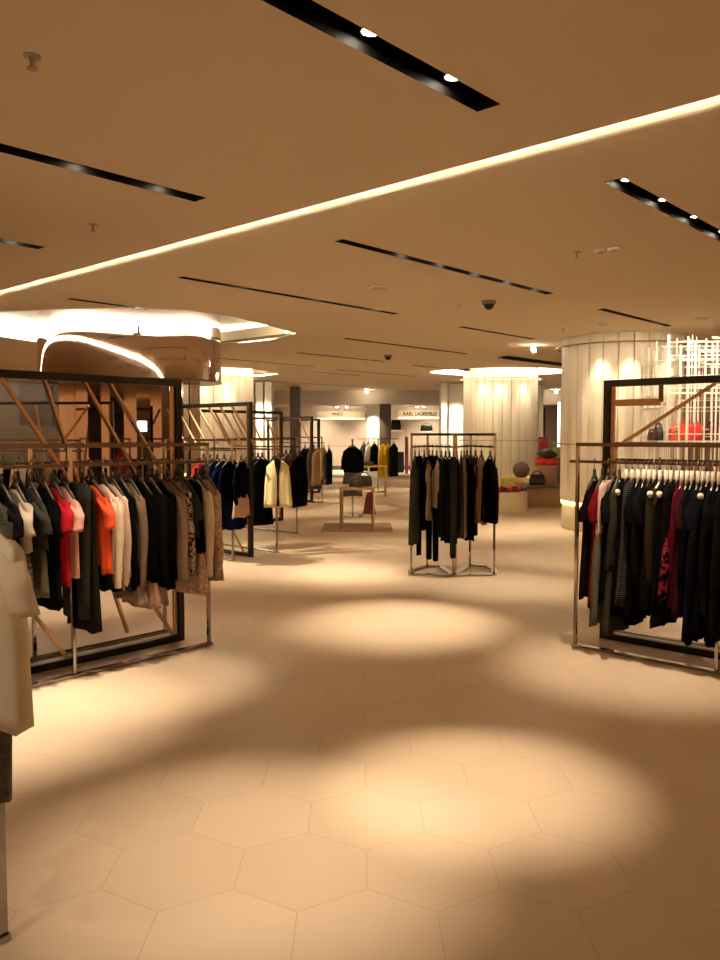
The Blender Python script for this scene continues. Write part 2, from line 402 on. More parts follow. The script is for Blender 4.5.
# fluted columns
def column(n, c, r, ztop, zled=.47):
    npan = 26; mb = MB()
    rs = []
    for z in (zled, ztop):
        ring = []
        for i in range(npan):
            for k, rr in ((0, r * .962), (.05, r * .995), (.5, r * 1.006), (.95, r * .995)):
                t = 2 * math.pi * (i + k) / npan; ring.append(c + Vector((math.cos(t) * rr, math.sin(t) * rr, z)))
        rs.append(ring)
    mb.rings(rs); struct('column_%d' % n, mb, M_beige)
    struct('column_plinth_%d' % n, MB().lathe(c, [(r * .97, 0), (r * .97, .40), (r * .93, .41)], 48), M_beige, True)
    return c, r
def ringrail(c, r, z, label, rad=.012):
    pts = [c + Vector((math.cos(2 * math.pi * i / 64) * r, math.sin(2 * math.pi * i / 64) * r, z)) for i in range(64)]
    t = thing('ring_rail', label, 'rail', c + Z * z, 'brass rings around the columns')
    MB().tube(pts, rad, 6, True).build('ring', M_brass, t, True)
    for k in range(8):
        a = 2 * math.pi * (k + .3) / 8; d = Vector((math.cos(a), math.sin(a), 0))
        MB().bar(c + d * (r - .11) + Z * z, c + d * r + Z * z, .012, .012).build('bracket', M_brass, t)
def colled(c, r, label):
    o = MB().lathe(c, [(r * .95, .405), (r * .985, .41), (r * .985, .45), (r * .95, .455)], 48, cap=False).build('column_light_band', emit('col_led', (1.0, .80, .25), 2.2), org=c)
    tag(o, label, 'light strip', 'light bands at the column feet')
for n, (c, r, zt, nm) in enumerate([(COL1, .95, ZC, 'nearest fluted column'), (COL2, .95, 3.42, 'fluted column by the shoe display'), (COL3, .95, 3.36, 'fluted column beside the mirrored drum')]):
    column(n + 1, c, r, zt)
    ringrail(c, r + .09, 2.95, 'thin brass ring near the top of the ' + nm)
    ringrail(c, r + .12, 1.39, 'thin brass ring halfway up the ' + nm)
    colled(c, r, 'yellow light band at the foot of the ' + nm)
    for k in (-2.2, -1.75, -1.1):
        d = Vector((math.cos(k), math.sin(k), 0))
        zc = ZC if n != 1 else ZD
        spot(c + d * (r + .28) + Z * (zc + (-.03 if n == 0 else .05)), c + d * r * .98 + Z * 1.9, 45, 50, r=.02)

# mirrored drum
DC = Vector((-3.42, 12.15, 0))
def lobe(r, t): return r * (1 + .07 * math.cos(3 * t + .6) + .03 * math.cos(2 * t))
def ring_at(c, r, z, n=72): return [c + Vector((math.cos(2 * math.pi * i / n) * lobe(r, 2 * math.pi * i / n), math.sin(2 * math.pi * i / n) * lobe(r, 2 * math.pi * i / n), z)) for i in range(n)]
t = thing('mirrored_drum', 'big bronze mirrored drum hanging from the glowing ceiling opening', 'mirrored column', DC)
MB().rings([ring_at(DC, 1.24, 2.32), ring_at(DC, 1.24, 3.29)], cap=False).build('mirror_cladding', M_mirror, t, True)
MB().rings([ring_at(DC, 1.25, 2.30), ring_at(DC, 1.25, 2.325)]).build('lower_rim', M_dchrome, t)
r1 = []
for z in (0, 2.3):
    r1.append([DC + Vector((math.cos(2 * math.pi * i / 16) * 1.03, math.sin(2 * math.pi * i / 16) * 1.03, z)) for i in range(16)])
r1 = [[DC + Vector((math.cos(2 * math.pi * i / 36) * q, math.sin(2 * math.pi * i / 36) * q, z)) for i in range(36) for q in [(1.03, .99, .93)[i % 3]]] for z in (0, 2.3)]
MB().rings(r1).build('mirror_shaft', mat('dark_bronze_mirror', (0.36, 0.29, 0.25), 0.05, 1.0), t)
for o in t.children:
    if o.name.startswith(('mirror_cladding', 'lower_rim')):
        for p in o.data.polygons:
            if len(p.vertices) > 4: p.use_smooth = False

# dark counter wall with portraits behind the racks, seen through the first frame
for (px0, px1, py0, py1, Y, m, nm, lb) in [
    (20, 52, 385, 425, 23.94, M_brown, 'display_screen', 'dark square screen on the taupe wall'),
    ]:
    a, b = aty(px0, py1, Y), aty(px1, py0, Y)
    tag(MB().box(((a.x + b.x) / 2, Y, a.z), b.x - a.x, .08, b.z - a.z).build(nm, m), lb, 'screen')

# white lattice display
t = thing('lattice_screen', 'white open lattice of thin rods with handbags, behind the crowded dark rail', 'display lattice', (4.6, 11.2, 0))
random.seed(11)
x0, x1, y0, y1 = 4.16, 6.0, 11.0, 12.0
mb = MB()
for i in range(66):
    x = random.uniform(x0, x1); y = random.choice([y0, y0, y1, random.uniform(y0, y1)]); zb = random.choice([0, 0, 1.2, 1.7]); r = random.choice([.005, .007, .010])
    mb.bar((x, y, zb), (x, y, 2.86 + random.uniform(-.2, .02)), r * 2, r * 2)
for xx in (x0, x1):
    for yy in (y0, y1): mb.bar((xx, yy, 0), (xx, yy, 2.88), .03, .03)
for i in range(44):
    z = random.uniform(1.35, 2.86) if i % 3 else random.uniform(2.2, 2.86); y = random.choice([y0, y0, y1, random.uniform(y0, y1)])
    a = random.uniform(x0, x0 + 1.0); b = min(x1, a + random.uniform(.5, 1.6)); r = random.choice([.006, .008, .011])
    if i < 12: a, b = x0, x1
    mb.bar((a, y, z), (b, y, z), r * 2, r * 2)
for i in range(20):
    z = random.uniform(1.5, 2.86); x = random.choice([x0, x1, random.uniform(x0, x1)])
    mb.bar((x, y0, z), (x, y1, z), .018, .018)
mb.build('rod_lattice', mat('white_rod_lacquer', (0.92, 0.88, 0.80), 0.4), t)
MB().box((5.0, 11.25, 1.44), 1.9, .5, .02).build('shelf', M_white, t)
for k, x in enumerate((4.2, 4.8, 5.5)):
    spot((x, 10.2, ZB - .02), (x, 11.3, 2.2), 34, 90, r=.03, col=(1, .82, .55))  # spots with no fixture, added in front to light the lattice

# ================================================================= FRAMES AND RAILS
def black_frame(P0, D, L, label, struts=(), H=1.95, s=.05, inner=True):
    """upright at P0, runs along D"""
    P0 = Vector(P0); D = D.normalized(); t = thing('black_display_frame', label, 'display frame', P0, 'black steel display frames')
    E = P0 + D * L
    for p in (P0, E): MB().bar(p, p + Z * H, s, s, D).build('upright', M_black, t)
    MB().bar(P0 + Z * (H - s/2) + D * s/2, E + Z * (H - s/2) - D * s/2, s, s).build('top_bar', M_black, t)
    MB().bar(P0 + Z * s/2 + D * s/2, E + Z * s/2 - D * s/2, s, s).build('bottom_bar', M_black, t)
    if inner:
        q = P0 + D * (s/2 + .012)
        MB().bar(q + Z * s, q + Z * (H - s), .02, s * .8, D).build('brass_edge', M_brass, t)
    for st in struts:
        a, b = st[0], st[1]; off = st[2] if len(st) > 2 else 0; zt = st[3] if len(st) > 3 else H - s; zb = st[4] if len(st) > 4 else s
        W = D.cross(Z)
        MB().bar(P0 + D * a + Z * zt, P0 + D * b + W * off + Z * zb, .022, .022).build('brass_strut', M_brass, t)
    return t
def chrome_rack(P0, D, L, label, zt=1.475, zr=1.352, over=.06, n=2, ext=None):
    P0 = Vector(P0); D = D.normalized(); t = thing('clothes_rail', label, 'clothes rail', P0, 'chrome clothes rails')
    for i in range(n):
        p = P0 + D * (L * i / (n - 1)); MB().bar(p + Z * .012, p + Z * zt, .022, .022, D).build('post', M_chrome, t)
    MB().bar(P0 - D * .01 + Z * zt, P0 + D * (L + .01) + Z * zt, .026, .026).build('top_bar', M_dchrome, t)
    MB().bar(P0 - D * over + Z * zr, P0 + D * (L + over) + Z * zr, .02, .02).build('hanging_bar', M_dchrome, t)
    MB().bar(P0 - D * .02 + Z * .01, P0 + D * (L + .02) + Z * .01, .05, .018).build('base_bar', M_chrome, t)
    return t
DW = -U  # towards the camera along the slot direction
# first unit, near the camera
F1 = onz(180, 640, 0); black_frame(F1, -U, 3.1, 'largest black steel frame with slanted brass bars, above the colourful clothes rail',
    [(1.30, .06), (2.15, .9), (1.02, .25, .32), (.74, -.25, .34, 1.9, .6), (2.9, 1.7), (.55, -.1, .3, 1.9, 1.2)])
R1 = onz(209, 645, 0); chrome_rack(R1, -U, 3.18, 'chrome clothes rail in front of the largest black frame, full of coloured tops', n=4)
R1b = R1 + V * .56; chrome_rack(R1b, -U, 2.1, 'chrome clothes rail on the rear side of the largest black frame', n=3)
# unit on the other side of the walkway
F2 = onz(604, 638, 0); black_frame(F2, -V, 2.6, 'black steel frame with slanted brass bars, behind the crowded dark clothes rail',
    [(.78, .05, 0, 1.9, 1.44), (.62, .03, 0, .42, .05), (1.25, .62, 0, 1.9, .05), (1.9, 1.1), (2.4, 1.6)])
R2 = onz(575, 646, 0); chrome_rack(R2, -V, 2.0, 'chrome clothes rail packed with dark dresses', n=3)
R2b = R2 + U * .62; chrome_rack(R2b, -V, 2.0, 'chrome clothes rail hidden behind the crowded dark rail', n=3)
t = thing('ticket_holder', 'empty brass sign holder hooked inside the black frame by the nearest column', 'sign holder', F2 - V * .12 + Z * 1.6, )
a = F2 - V * .06 + Z * 1.78; b = F2 - V * .40 + Z * 1.78
MB().bar(a, b, .012, .05).build('lower_bar', M_brass, t)
MB().bar(b, b + Z * .17, .012, .03, V).build('arm', M_dchrome, t)
# second unit
F3 = onz(251, 557, 0); black_frame(F3, V, 1.55, 'second black frame with a fan of brass bars, around the navy dresses', [(.35 + i * .24, .35 + i * .24 - .42, .0, 1.9, 1.42) for i in range(7)] + [(.5, .15, 0, .5, .05), (1.2, .9, .0, .5, .05)])
R3 = onz(233, 561, 0); chrome_rack(R3, V, 1.4, 'chrome clothes rail holding navy dresses'); 
R3b = onz(277, 553, 0); chrome_rack(R3b, V, 1.3, 'chrome clothes rail ending with the cream jacket')
F4 = onz(281.5, 520.5, 0); black_frame(F4, -U, 1.9, 'black frame just behind the cream jacket', [(.4 + i * .35, .1 + i * .35, 0, 1.9, 1.42) for i in range(4)])
R4 = onz(297, 534, 0); chrome_rack(R4, V, 1.5, 'chrome clothes rail with burgundy and black garments')
F5 = onz(312, 502.5, 0); black_frame(F5, V, 2.2, 'fourth black frame, taller-looking one of the far pair', [(.4, .1, 0, 1.9, 1.4), (1.2, .8, 0, 1.9, 1.4)])
F6 = onz(319, 493, 0); black_frame(F6, V, 2.0, 'farthest black frame, close to the shop fronts', [])
R5 = onz(322, 503, 0); chrome_rack(R5, V, 1.6, 'chrome clothes rail with beige coat near the far frames')
# far units seen through the first frame
F7 = Vector((-3.05, 10.0, 0)); black_frame(F7, (V * .8 - U * .55), 2.3, 'thin black frame seen through the largest one, before the drum', [(.3, .7, 0, 1.9, 1.4), (1.0, .7), (1.6, 1.9), (2.0, 1.6)], s=.035)
R7 = F7 + Vector((-.25, -.5, 0)); chrome_rack(R7, (V * .8 - U * .55), 2.0, 'chrome clothes rail before the mirrored drum')
# dark taupe for the shade under the racks, applied to nothing
M_rackshade = mat('taupe_rack_shade', (0.20, 0.16, 0.12), 0.8, 0, .3, 90)

# ================================================================= GARMENTS
ORD = 'first second third fourth fifth sixth seventh eighth ninth tenth eleventh twelfth thirteenth fourteenth fifteenth sixteenth seventeenth eighteenth nineteenth twentieth twenty-first twenty-second twenty-third twenty-fourth twenty-fifth twenty-sixth'.split()
def hanger_meshes(kind):
    m = M_hangw if kind != 'dark' else M_hang
    mb = MB()
    if kind != 'dark':
        mb.bar((0, 0, -.045), (0, 0, -.150), .034, .020, Vector((0, 1, 0)))
    else: mb.bar((0, 0, -.05), (0, 0, -.10), .03, .014, Vector((0, 1, 0)))
    for s in (-1, 1):
        lo = .05 if kind == 'pale' else (.035 if kind == 'ball' else 0)
        mb.tube([(s * .005, 0, -.100 - lo), (s * .05, 0, -.126 - lo), (s * .10, 0, -.165 - lo), (s * .15, 0, -.205 - lo * .5)], [.012, .010, .009, .009], 8)
        if kind == 'ball': mb.lathe(Vector((s * .155, 0, -.20)), [(.004, -.022), (.016, -.016), (.021, 0), (.016, .016), (.004, .022)], 10)
    hk = MB().tube([(0, 0, -.06), (0, 0, -.03), (.012, 0, -.018), (.02, 0, .0), (.012, 0, .017), (-.004, 0, .021), (-.018, 0, .008)], .0035, 6)
    return mb.mesh('hanger', m, smooth=True), hk.mesh('hook', M_chrome, smooth=True)
HM = {k: hanger_meshes(k) for k in ('dark', 'pale', 'ball')}
def body(ws, ww, wh, ln, d0, dep, fold, seed, dip=.02, slope=.125, open_=False, ztop=-.10, strap=False, rag=.0):
    rnd = random.Random(seed); ph = [rnd.uniform(0, 6.28) for _ in range(4)]; sk = rnd.uniform(-.02, .02)
    n, R = 36, 12; mb = MB(); rs = []
    for i in range(R + 1):
        t = i / R; ring = []
        wd = ws + (ww - ws) * min(1, t / .4) if t < .4 else ww + (wh - ww) * (t - .4) / .6
        if t < .12: wd = ws * (.97 + .03 * t / .12)
        dd = d0 + (dep - d0) * min(1, t / .25)
        for k in range(n):
            a = 2 * math.pi * k / n; ca, sa = math.cos(a), math.sin(a)
            x = wd * math.copysign(abs(ca) ** .85, ca)
            y = dd * math.copysign(abs(sa) ** .7, sa) + fold * t * math.sin(5 * a + ph[0]) * abs(sa) + fold * .7 * t * math.sin(9 * a + ph[1] + t)
            xr = min(1, abs(x) / max(ws, .01)); zt = ztop - slope * xr ** 1.1
            if xr < .35: zt -= dip * (1 - xr / .35)
            zb = ztop - ln + rag * math.sin(3 * a + ph[2]) + .006 * math.sin(7 * a + ph[3])
            ring.append((x + sk * t * t, y, zt + (zb - zt) * t))
        rs.append(ring)
    return mb.rings(rs)
def sleeve(s, ws, ln, r0, r1, out, seed, slope=.125, ztop=-.10):
    rnd = random.Random(seed * 3 + s); rs = []; n = 14; R = 9
    x0, z0 = s * (ws - .04), ztop - slope - .005
    ph = rnd.uniform(0, 6)
    for i in range(R + 1):
        t = i / R
        c = Vector((x0 + s * (.026 * min(1, t * 2.2) + out * t), .01 * math.sin(t * 4 + ph), z0 - ln * t - .0))
        r = r0 + (r1 - r0) * t; tilt = (1 - min(1, t * 2)) * .8
        ring = []
        for k in range(n):
            a = 2 * math.pi * k / n
            q = Vector((math.cos(a) * r * (.7 if t > 0 else .55), math.sin(a) * r * .62 * (1 + .1 * math.sin(3 * a + t * 7)), 0))
            q.z += -s * q.x * tilt
            ring.append(c + q)
        rs.append(ring)
    return MB().rings(rs)
def legs(ln, wtop, r0, r1, ztop=-.13):
    out = []
    for s in (-1, 1):
        rs = []
        for i in range(9):
            t = i / 8; r = r0 + (r1 - r0) * t; n = 14
            rs.append([(s * (wtop * .5 - .01 * t) + math.cos(2 * math.pi * k / n) * r, math.sin(2 * math.pi * k / n) * r * .45 + .012 * s, ztop - ln * t + .004 * math.sin(k)) for k in range(n)])
        out.append(MB().rings(rs))
    return out
STY = { # ws, ww, wh, body depth, sleeve length, r0, r1, out
 't_shirt': (.195, .20, .205, .040, .17, .075, .070, .035),
 'jumper': (.20, .21, .20, .045, .56, .070, .042, .01),
 'cardigan': (.20, .21, .21, .040, .58, .065, .040, .015),
 'blouse': (.19, .20, .22, .038, .50, .060, .045, .01),
 'jacket': (.215, .22, .215, .055, .60, .072, .050, .02),
 'coat': (.215, .23, .25, .055, .60, .072, .050, .02),
 'dress': (.19, .17, .23, .042, .19, .065, .060, .03),
 'sleeveless_dress': (.165, .17, .25, .040, 0, 0, 0, 0),
 'top': (.17, .18, .20, .035, 0, 0, 0, 0),
 'open_jacket': (.20, .225, .25, .060, 0, 0, 0, 0),
 'skirt': (.15, .17, .24, .040, 0, 0, 0, 0),
 'trousers': (.15, 0, 0, 0, 0, 0, 0, 0)}
CAT = {'open_jacket': 'jacket', 't_shirt': 't-shirt', 'sleeveless_dress': 'dress'}
NG = [0]
def garment(kind, loc, ang, ln, m, label, group, hang='dark', deep=1.0, wide=1.0, slen=1.0, sout=1.0, slp=None, m2=None, m2kind=None, ln2=0):
    NG[0] += 1; sd = NG[0]; ws, ww, wh, dep, sl, r0, r1, out = STY[kind]; ws *= .86; ww *= .86; wh *= .86; r0 *= .85; r1 *= .85; out *= .7 * sout; ln *= .95; ws *= wide; ww *= wide; wh *= wide; sl *= slen
    if kind == 'trousers':
        b1, b2 = legs(ln, .17, .085, .06)
        me = MB().rings([[(math.cos(2*math.pi*k/16)*w_, math.sin(2*math.pi*k/16)*.022, z_) for k in range(16)] for w_, z_ in ((.155, -.11), (.165, -.2), (.17, -.30), (.168, -.36))]).mesh(kind, m, smooth=True)
    else:
        slope = .125 if kind not in ('skirt', 'sleeveless_dress', 'top') else (.075 if kind != 'skirt' else .01)
        slope = slp or slope
        me = body(ws, ww, wh, ln, .014, dep * .8 * deep, .012, sd, slope=slope, dip=(.03 if hang == 'dark' else 0) if kind != 'skirt' else 0, rag=.012 if 'dress' in kind or kind in ('blouse', 'top') else .003).mesh(kind, m, smooth=True)
    o = bpy.data.objects.new(kind, me); COL.objects.link(o); o.location = loc; o.rotation_euler = (0, 0, ang)
    tag(o, label, CAT.get(kind, kind), group); o['_org'] = tuple(loc)
    def child(nm, mesh, par=o):
        c = bpy.data.objects.new(nm, mesh); COL.objects.link(c); c.parent = par; return c
    h = child('hanger', HM[hang][0]); child('hook', HM[hang][1], h); h.scale.x = min(1.0, (ws - (.0 if hang == 'ball' else .022)) / .155)
    if kind == 'trousers':
        for b in (b1, b2): child('trouser_leg', b.mesh('trouser_leg', m, smooth=True))
    elif sl:
        slk = sl if not (kind in ('cardigan', 'jumper', 'blouse') and ln < .55) else ln - .06
        for s in (-1, 1): child('sleeve', sleeve(s, ws, slk, r0, r1, out, sd, slope=slp or .125).mesh('sleeve', m, smooth=True))
    if kind in ('jacket', 'cardigan', 'coat'):
        for s in (-1, 1):
            q = MB().rings([[(s * .012 + x_, -dep * .8 * deep - .006 + y_, z_) for x_, y_ in ((-.006, 0), (.03 * s, -.0), (.03 * s, .008), (-.006, .008))] for z_ in (-.17, -ln * .55, -ln - .09)])
            child('front_edge', q.mesh('front_edge', m))
    if kind == 'open_jacket':
        child('lining', MB().rings([[(x_, y_, z_) for x_, y_ in ((-w_, -.050), (w_, -.050), (w_, -.03), (-w_, -.03))] for w_, z_ in ((.05, -.125), (.035, -.22), (.014, -.34), (.012, -ln * .9), (.020, -ln - .09))]).mesh('lining', cloth((.02, .012, .01))))
    if m2 is not None:
        if m2kind == 'trousers':
            for b in legs(ln2, .17, .085, .06, ztop=-ln - .05): child('trouser_leg', b.mesh('trouser_leg', m2, smooth=True))
        else:
            child('layered_hem', body(.15, .18, .20, ln2, .014, .035, .014, sd + 99, slope=0, dip=0, ztop=-ln - .04, rag=.012).mesh('layered_hem', m2, smooth=True))
    return o
def on_rail(P0, D, px):
    """distance along the rail whose image column is px"""
    d = ray(px, 440); d2 = Vector((d.x, d.y)); D2 = Vector((D.x, D.y)); p = Vector((P0.x, P0.y))
    # p + s D = k d
    det = D2.x * (-d2.y) + d2.x * D2.y
    return (-p.x * (-d2.y) - d2.x * p.y) / det
def fill(P0, D, specs, where, group, zr=1.352, hang='dark', px=True, end='walkway end'):
    D = D.normalized(); W = D.cross(Z)  # hanger axis
    base = math.atan2(W.y, W.x)
    for i, sp in enumerate(specs):
        pos, kind, ln, m, desc = sp[:5]; kw = sp[5] if len(sp) > 5 else {}
        s = on_rail(Vector(P0), D, pos) if px else pos
        loc = Vector(P0) + D * s + Z * (zr + .001)
        m_ = m if not isinstance(m, tuple) else cloth(m)
        kw = dict(kw)
        if 'm2' in kw and isinstance(kw['m2'], tuple): kw['m2'] = cloth(kw['m2'])
        ang = kw.pop('ang', None); rot = base + random.uniform(-.07, .07) if ang is None else ang
        full = kw.pop('label', None) or '%s, %s from the %s of %s' % (desc, ORD[i], end, where)
        if where == 'the crowded dark rail': kw['wide'] = .84
        garment(kind, loc, rot, ln, m_, full, group, kw.pop('hang', hang), **kw)
BLK, BLK2, NVY, OLV = (.0035, .003, .003), (.006, .005, .005), (.002, .004, .013), (.012, .011, .006)
CRM, PNK, TAN, GRY = (.74, .62, .46), (.60, .30, .26), (.30, .19, .12), (.036, .033, .030)
LEO = pattern('leopard_print', 'blotch', [(.03, .02, .015), (.30, .22, .14), (.50, .38, .25), (.12, .08, .05)], 30)
FLO = pattern('floral_print', 'blotch', [(.52, .38, .26), (.40, .14, .10), (.55, .42, .30), (.36, .27, .18)], 26)
STR = pattern('fine_stripe', 'stripe', [(.012, .011, .010), (.15, .14, .11), (.012, .011, .010), (.10, .09, .08)], 22)
GST = pattern('grey_stripe', 'stripe', [(.05, .045, .04), (.16, .14, .12), (.05, .045, .04), (.16, .14, .12)], 8)
RNG = pattern('ring_print', 'ring', [(.13, .12, .11), (.008, .008, .010), (.13, .12, .11), (.15, .14, .13)], 22)
YLW = pattern('yellow_print', 'ring', [(.02, .02, .02), (.62, .45, .05), (.62, .45, .05), (.60, .44, .08)], 12)
PKP = pattern('pink_print', 'blotch', [(.004, .003, .003), (.004, .003, .003), (.20, .012, .03), (.14, .02, .02)], 24)
# colourful rail: positions are image columns of the hanger necks
fill(R1, -U, [
 (205, 'blouse', .62, FLO, 'beige floral print blouse', dict(m2=FLO, ln2=.22)),
 (196, 'cardigan', .66, CRM, 'long tan-cream cardigan'),
 (188, 'top', .56, BLK, 'black sleeveless top', dict(m2=FLO, ln2=.36)),
 (181, 't_shirt', .44, (.03, .04, .03), 'dark green short top'),
 (176, 'blouse', .72, LEO, 'leopard print blouse'),
 (167, 'cardigan', .74, TAN, 'pinkish tan cardigan'),
 (157, 'jumper', .80, BLK, 'long black jumper'),
 (148, 'jacket', .76, BLK2, 'soft black jacket', dict(m2=(.30, .17, .13), ln2=.18)),
 (138, 'jumper', .72, BLK, 'plain black jumper', dict(m2=(.38, .22, .15), ln2=.24)),
 (128, 'cardigan', .78, (.20, .13, .085), 'brown cardigan', dict(m2=(.30, .19, .14), ln2=.14)),
 (119, 'jumper', .76, BLK, 'slim black jumper'),
 (111, 'cardigan', .66, (.58, .40, .30), 'pale pink cardigan', dict(m2=OLV, ln2=.15)),
 (102, 'jumper', .62, CRM, 'cream long-sleeved jumper', dict(m2=(.40, .22, .18), ln2=.12)),
 (91, 't_shirt', .62, (.85, .10, .035), 'bright orange short-sleeved top', dict(m2=BLK, ln2=.16)),
 (82, 'sleeveless_dress', 1.00, OLV, 'long dark olive dress'),
 (73, 'trousers', .88, (.03, .028, .02), 'dark slim trousers'),
 (62, 't_shirt', .62, PNK, 'pale pink tee'),
 (52, 't_shirt', .66, (.34, .012, .02), 'deep red tee'),
 (42, 'dress', .80, BLK, 'black short-sleeved dress'),
 (29, 't_shirt', .42, GRY, 'dark grey tee', dict(m2=(.10, .085, .05), ln2=.34)),
 (14, 't_shirt', .42, (.42, .33, .26), 'light greyish-pink tee', dict(m2=GST, ln2=.32)),
 (0, 't_shirt', .46, BLK2, 'charcoal tee'),
 (-14, 'jumper', .6, GRY, 'grey jumper'),
 ], 'the colourful rail', 'clothes on the colourful rail')
fill(R1b, -U, [(.1 + i * .13, k, l, m, d) for i, (k, l, m, d) in enumerate([
 ('jumper', .6, (.38, .02, .02), 'red jumper'), ('blouse', .55, BLK, 'black blouse'), ('jumper', .6, GRY, 'grey jumper'), ('t_shirt', .55, TAN, 'tan tee'),
 ('jacket', .6, BLK2, 'black jacket'), ('blouse', .6, OLV, 'olive blouse'), ('jumper', .6, (.25, .17, .12), 'brown jumper'), ('blouse', .55, CRM, 'cream blouse'),
 ('jumper', .6, BLK, 'black jumper'), ('jumper', .6, GRY, 'charcoal jumper'), ('blouse', .6, TAN, 'camel blouse'), ('jacket', .6, BLK, 'short black jacket')])],
 'rail behind the colourful one', 'clothes behind the colourful rail', px=False)
# crowded dark rail
fill(R2, -V, [
 (595, 'dress', 0.900, (.008, .003, .003), 'black short-sleeved dress', dict(hang='dark', label='black short-sleeved dress hanging alone at the walkway end of the dark rail', deep=1.3)),
 (603, 'dress', 0.960, (.12, .005, .008), 'deep red dress'),
 (609, 'top', 0.414, (.62, .42, .34), 'pale pink top', dict(m2=(.10, .09, .07), ln2=.70)),
 (615, 'dress', 0.900, BLK2, 'dotted black dress'),
 (620, 'blouse', 0.675, (.028, .024, .016), 'dark khaki blouse', dict(m2=(.03, .028, .02), ln2=.5)),
 (627, 'sleeveless_dress', 0.990, BLK, 'long black dress', dict(hang='ball')),
 (633, 'sleeveless_dress', 0.918, STR, 'black finely striped dress', dict(hang='pale')),
 (639, 'dress', 1.044, BLK, 'black midi dress', dict(hang='pale')),
 (645, 'jumper', 0.774, (.005, .006, .008), 'blue-black jumper', dict(hang='pale')),
 (650, 'dress', 0.972, BLK, 'black jersey dress', dict(hang='pale')),
 (655, 'sleeveless_dress', 0.918, BLK2, 'charcoal shift dress', dict(hang='pale')),
 (661, 'cardigan', 0.720, (.022, .017, .011), 'brown-black cardigan', dict(hang='ball', m2=BLK, ln2=.26)),
 (667, 'sleeveless_dress', 0.900, BLK, 'plain black shift dress', dict(hang='ball', m2=BLK2, ln2=.18)),
 (672, 'sleeveless_dress', 0.864, BLK2, 'black wool shift dress', dict(hang='pale')),
 (678, 'top', 0.450, BLK, 'black vest over pink print', dict(hang='pale', m2=PKP, ln2=.42)),
 (683, 'blouse', 0.882, (.06, .004, .012), 'raspberry pink long blouse', dict(hang='pale')),
 (688, 'dress', 0.936, (.025, .006, .007), 'oxblood dress', dict(hang='pale')),
 (693, 'jumper', 0.931, BLK, 'black long jumper', dict(hang='pale')),
 (699, 'dress', 1.102, (.005, .005, .016), 'midnight blue dress', dict(hang='pale')),
 (704, 'jacket', 0.855, BLK2, 'soft black jacket', dict(hang='pale')),
 (709, 'sleeveless_dress', 1.064, BLK, 'black slip dress', dict(hang='ball')),
 (714, 'jumper', 0.950, (.005, .005, .011), 'ink blue jumper', dict(hang='pale')),
 (720, 'dress', 1.102, BLK, 'black pleated dress', dict(hang='pale')),
 (727, 'coat', 1.045, BLK2, 'long black coat', dict(hang='pale')),
 ], 'the crowded dark rail', 'clothes on the crowded dark rail')
fill(R2b, -V, [(.35 + i * .17, 'jumper', .55, m, d) for i, (m, d) in enumerate([(BLK, 'black jumper'), (GRY, 'grey jumper'), ((.3, .03, .03), 'red jumper'), (BLK2, 'charcoal jumper'), (NVY, 'navy jumper'), (BLK, 'dark jumper'), (GRY, 'slate jumper')])],
 'rail hidden behind dark rail', 'clothes behind the crowded dark rail', px=False)
# second unit
fill(R3, V, [
 (241, 'blouse', .50, BLK, 'black blouse', dict(ang=math.radians(72), m2=(.42, .28, .20), ln2=.28)),
 (231, 'jumper', .55, NVY, 'navy jumper', dict(m2=(.003, .007, .034), ln2=.4)),
 (224, 'dress', .85, (.003, .008, .036), 'bright navy dress'),
 (217, 'dress', .86, NVY, 'dark navy dress'),
 (210, 'dress', .84, BLK, 'black dress'),
 (203, 'jumper', .60, (.35, .02, .02), 'red jumper')], 'the navy rail', 'clothes on the navy rail')
fill(R3b, V, [
 (277.5, 'open_jacket', .68, (.80, .68, .38), 'cream open-fronted jacket', dict(ang=.12, wide=.86, label='cream jacket facing the walkway at the end of its chrome rail')),
 (262, 'dress', .95, BLK, 'black long dress'), (258, 'coat', .95, BLK2, 'charcoal long coat'), (253, 'dress', .95, BLK, 'black plain dress'), (248, 'blouse', .7, TAN, 'tan blouse')], 'the cream jacket rail', 'clothes beside the cream jacket')
fill(R4, V, [
 (299, 'coat', .86, BLK, 'black coat', dict(ang=math.radians(62))), (295, 'blouse', .82, (.10, .03, .03), 'brown-red blouse'), (290, 'cardigan', .80, (.14, .045, .04), 'burgundy cardigan'),
 (286, 'jumper', .70, (.25, .16, .12), 'mushroom jumper'), (282, 'dress', .82, BLK, 'black dress'), (277, 'blouse', .7, GRY, 'grey blouse')], 'the burgundy rail', 'clothes on the burgundy rail')
fill(R5, V, [
 (329, 'coat', .86, (.006, .007, .02), 'navy coat', dict(ang=math.radians(80))), (324, 'cardigan', .74, (.62, .48, .28), 'cream cardigan', dict(ang=math.radians(70))), (319, 'coat', .90, (.46, .30, .19), 'beige coat'), (314, 'coat', 1.0, (.11, .10, .10), 'grey coat'),
 (310, 'dress', 1.0, BLK, 'black dress'), (305, 'dress', .95, BLK2, 'charcoal dress')], 'the beige coat rail', 'clothes on the beige coat rail')
fill(R7, (V * .8 - U * .55), [(.15 + i * .2, k, .6, m, d) for i, (k, m, d) in enumerate([('jumper', BLK, 'black jumper'), ('blouse', TAN, 'tan blouse'), ('jumper', GRY, 'grey jumper'), ('blouse', CRM, 'cream blouse'), ('jacket', BLK2, 'black jacket'), ('jumper', (.3, .1, .06), 'rust jumper'), ('blouse', OLV, 'olive blouse'), ('jumper', BLK, 'dark jumper')])],
 'rail by the drum', 'clothes before the mirrored drum', px=False)

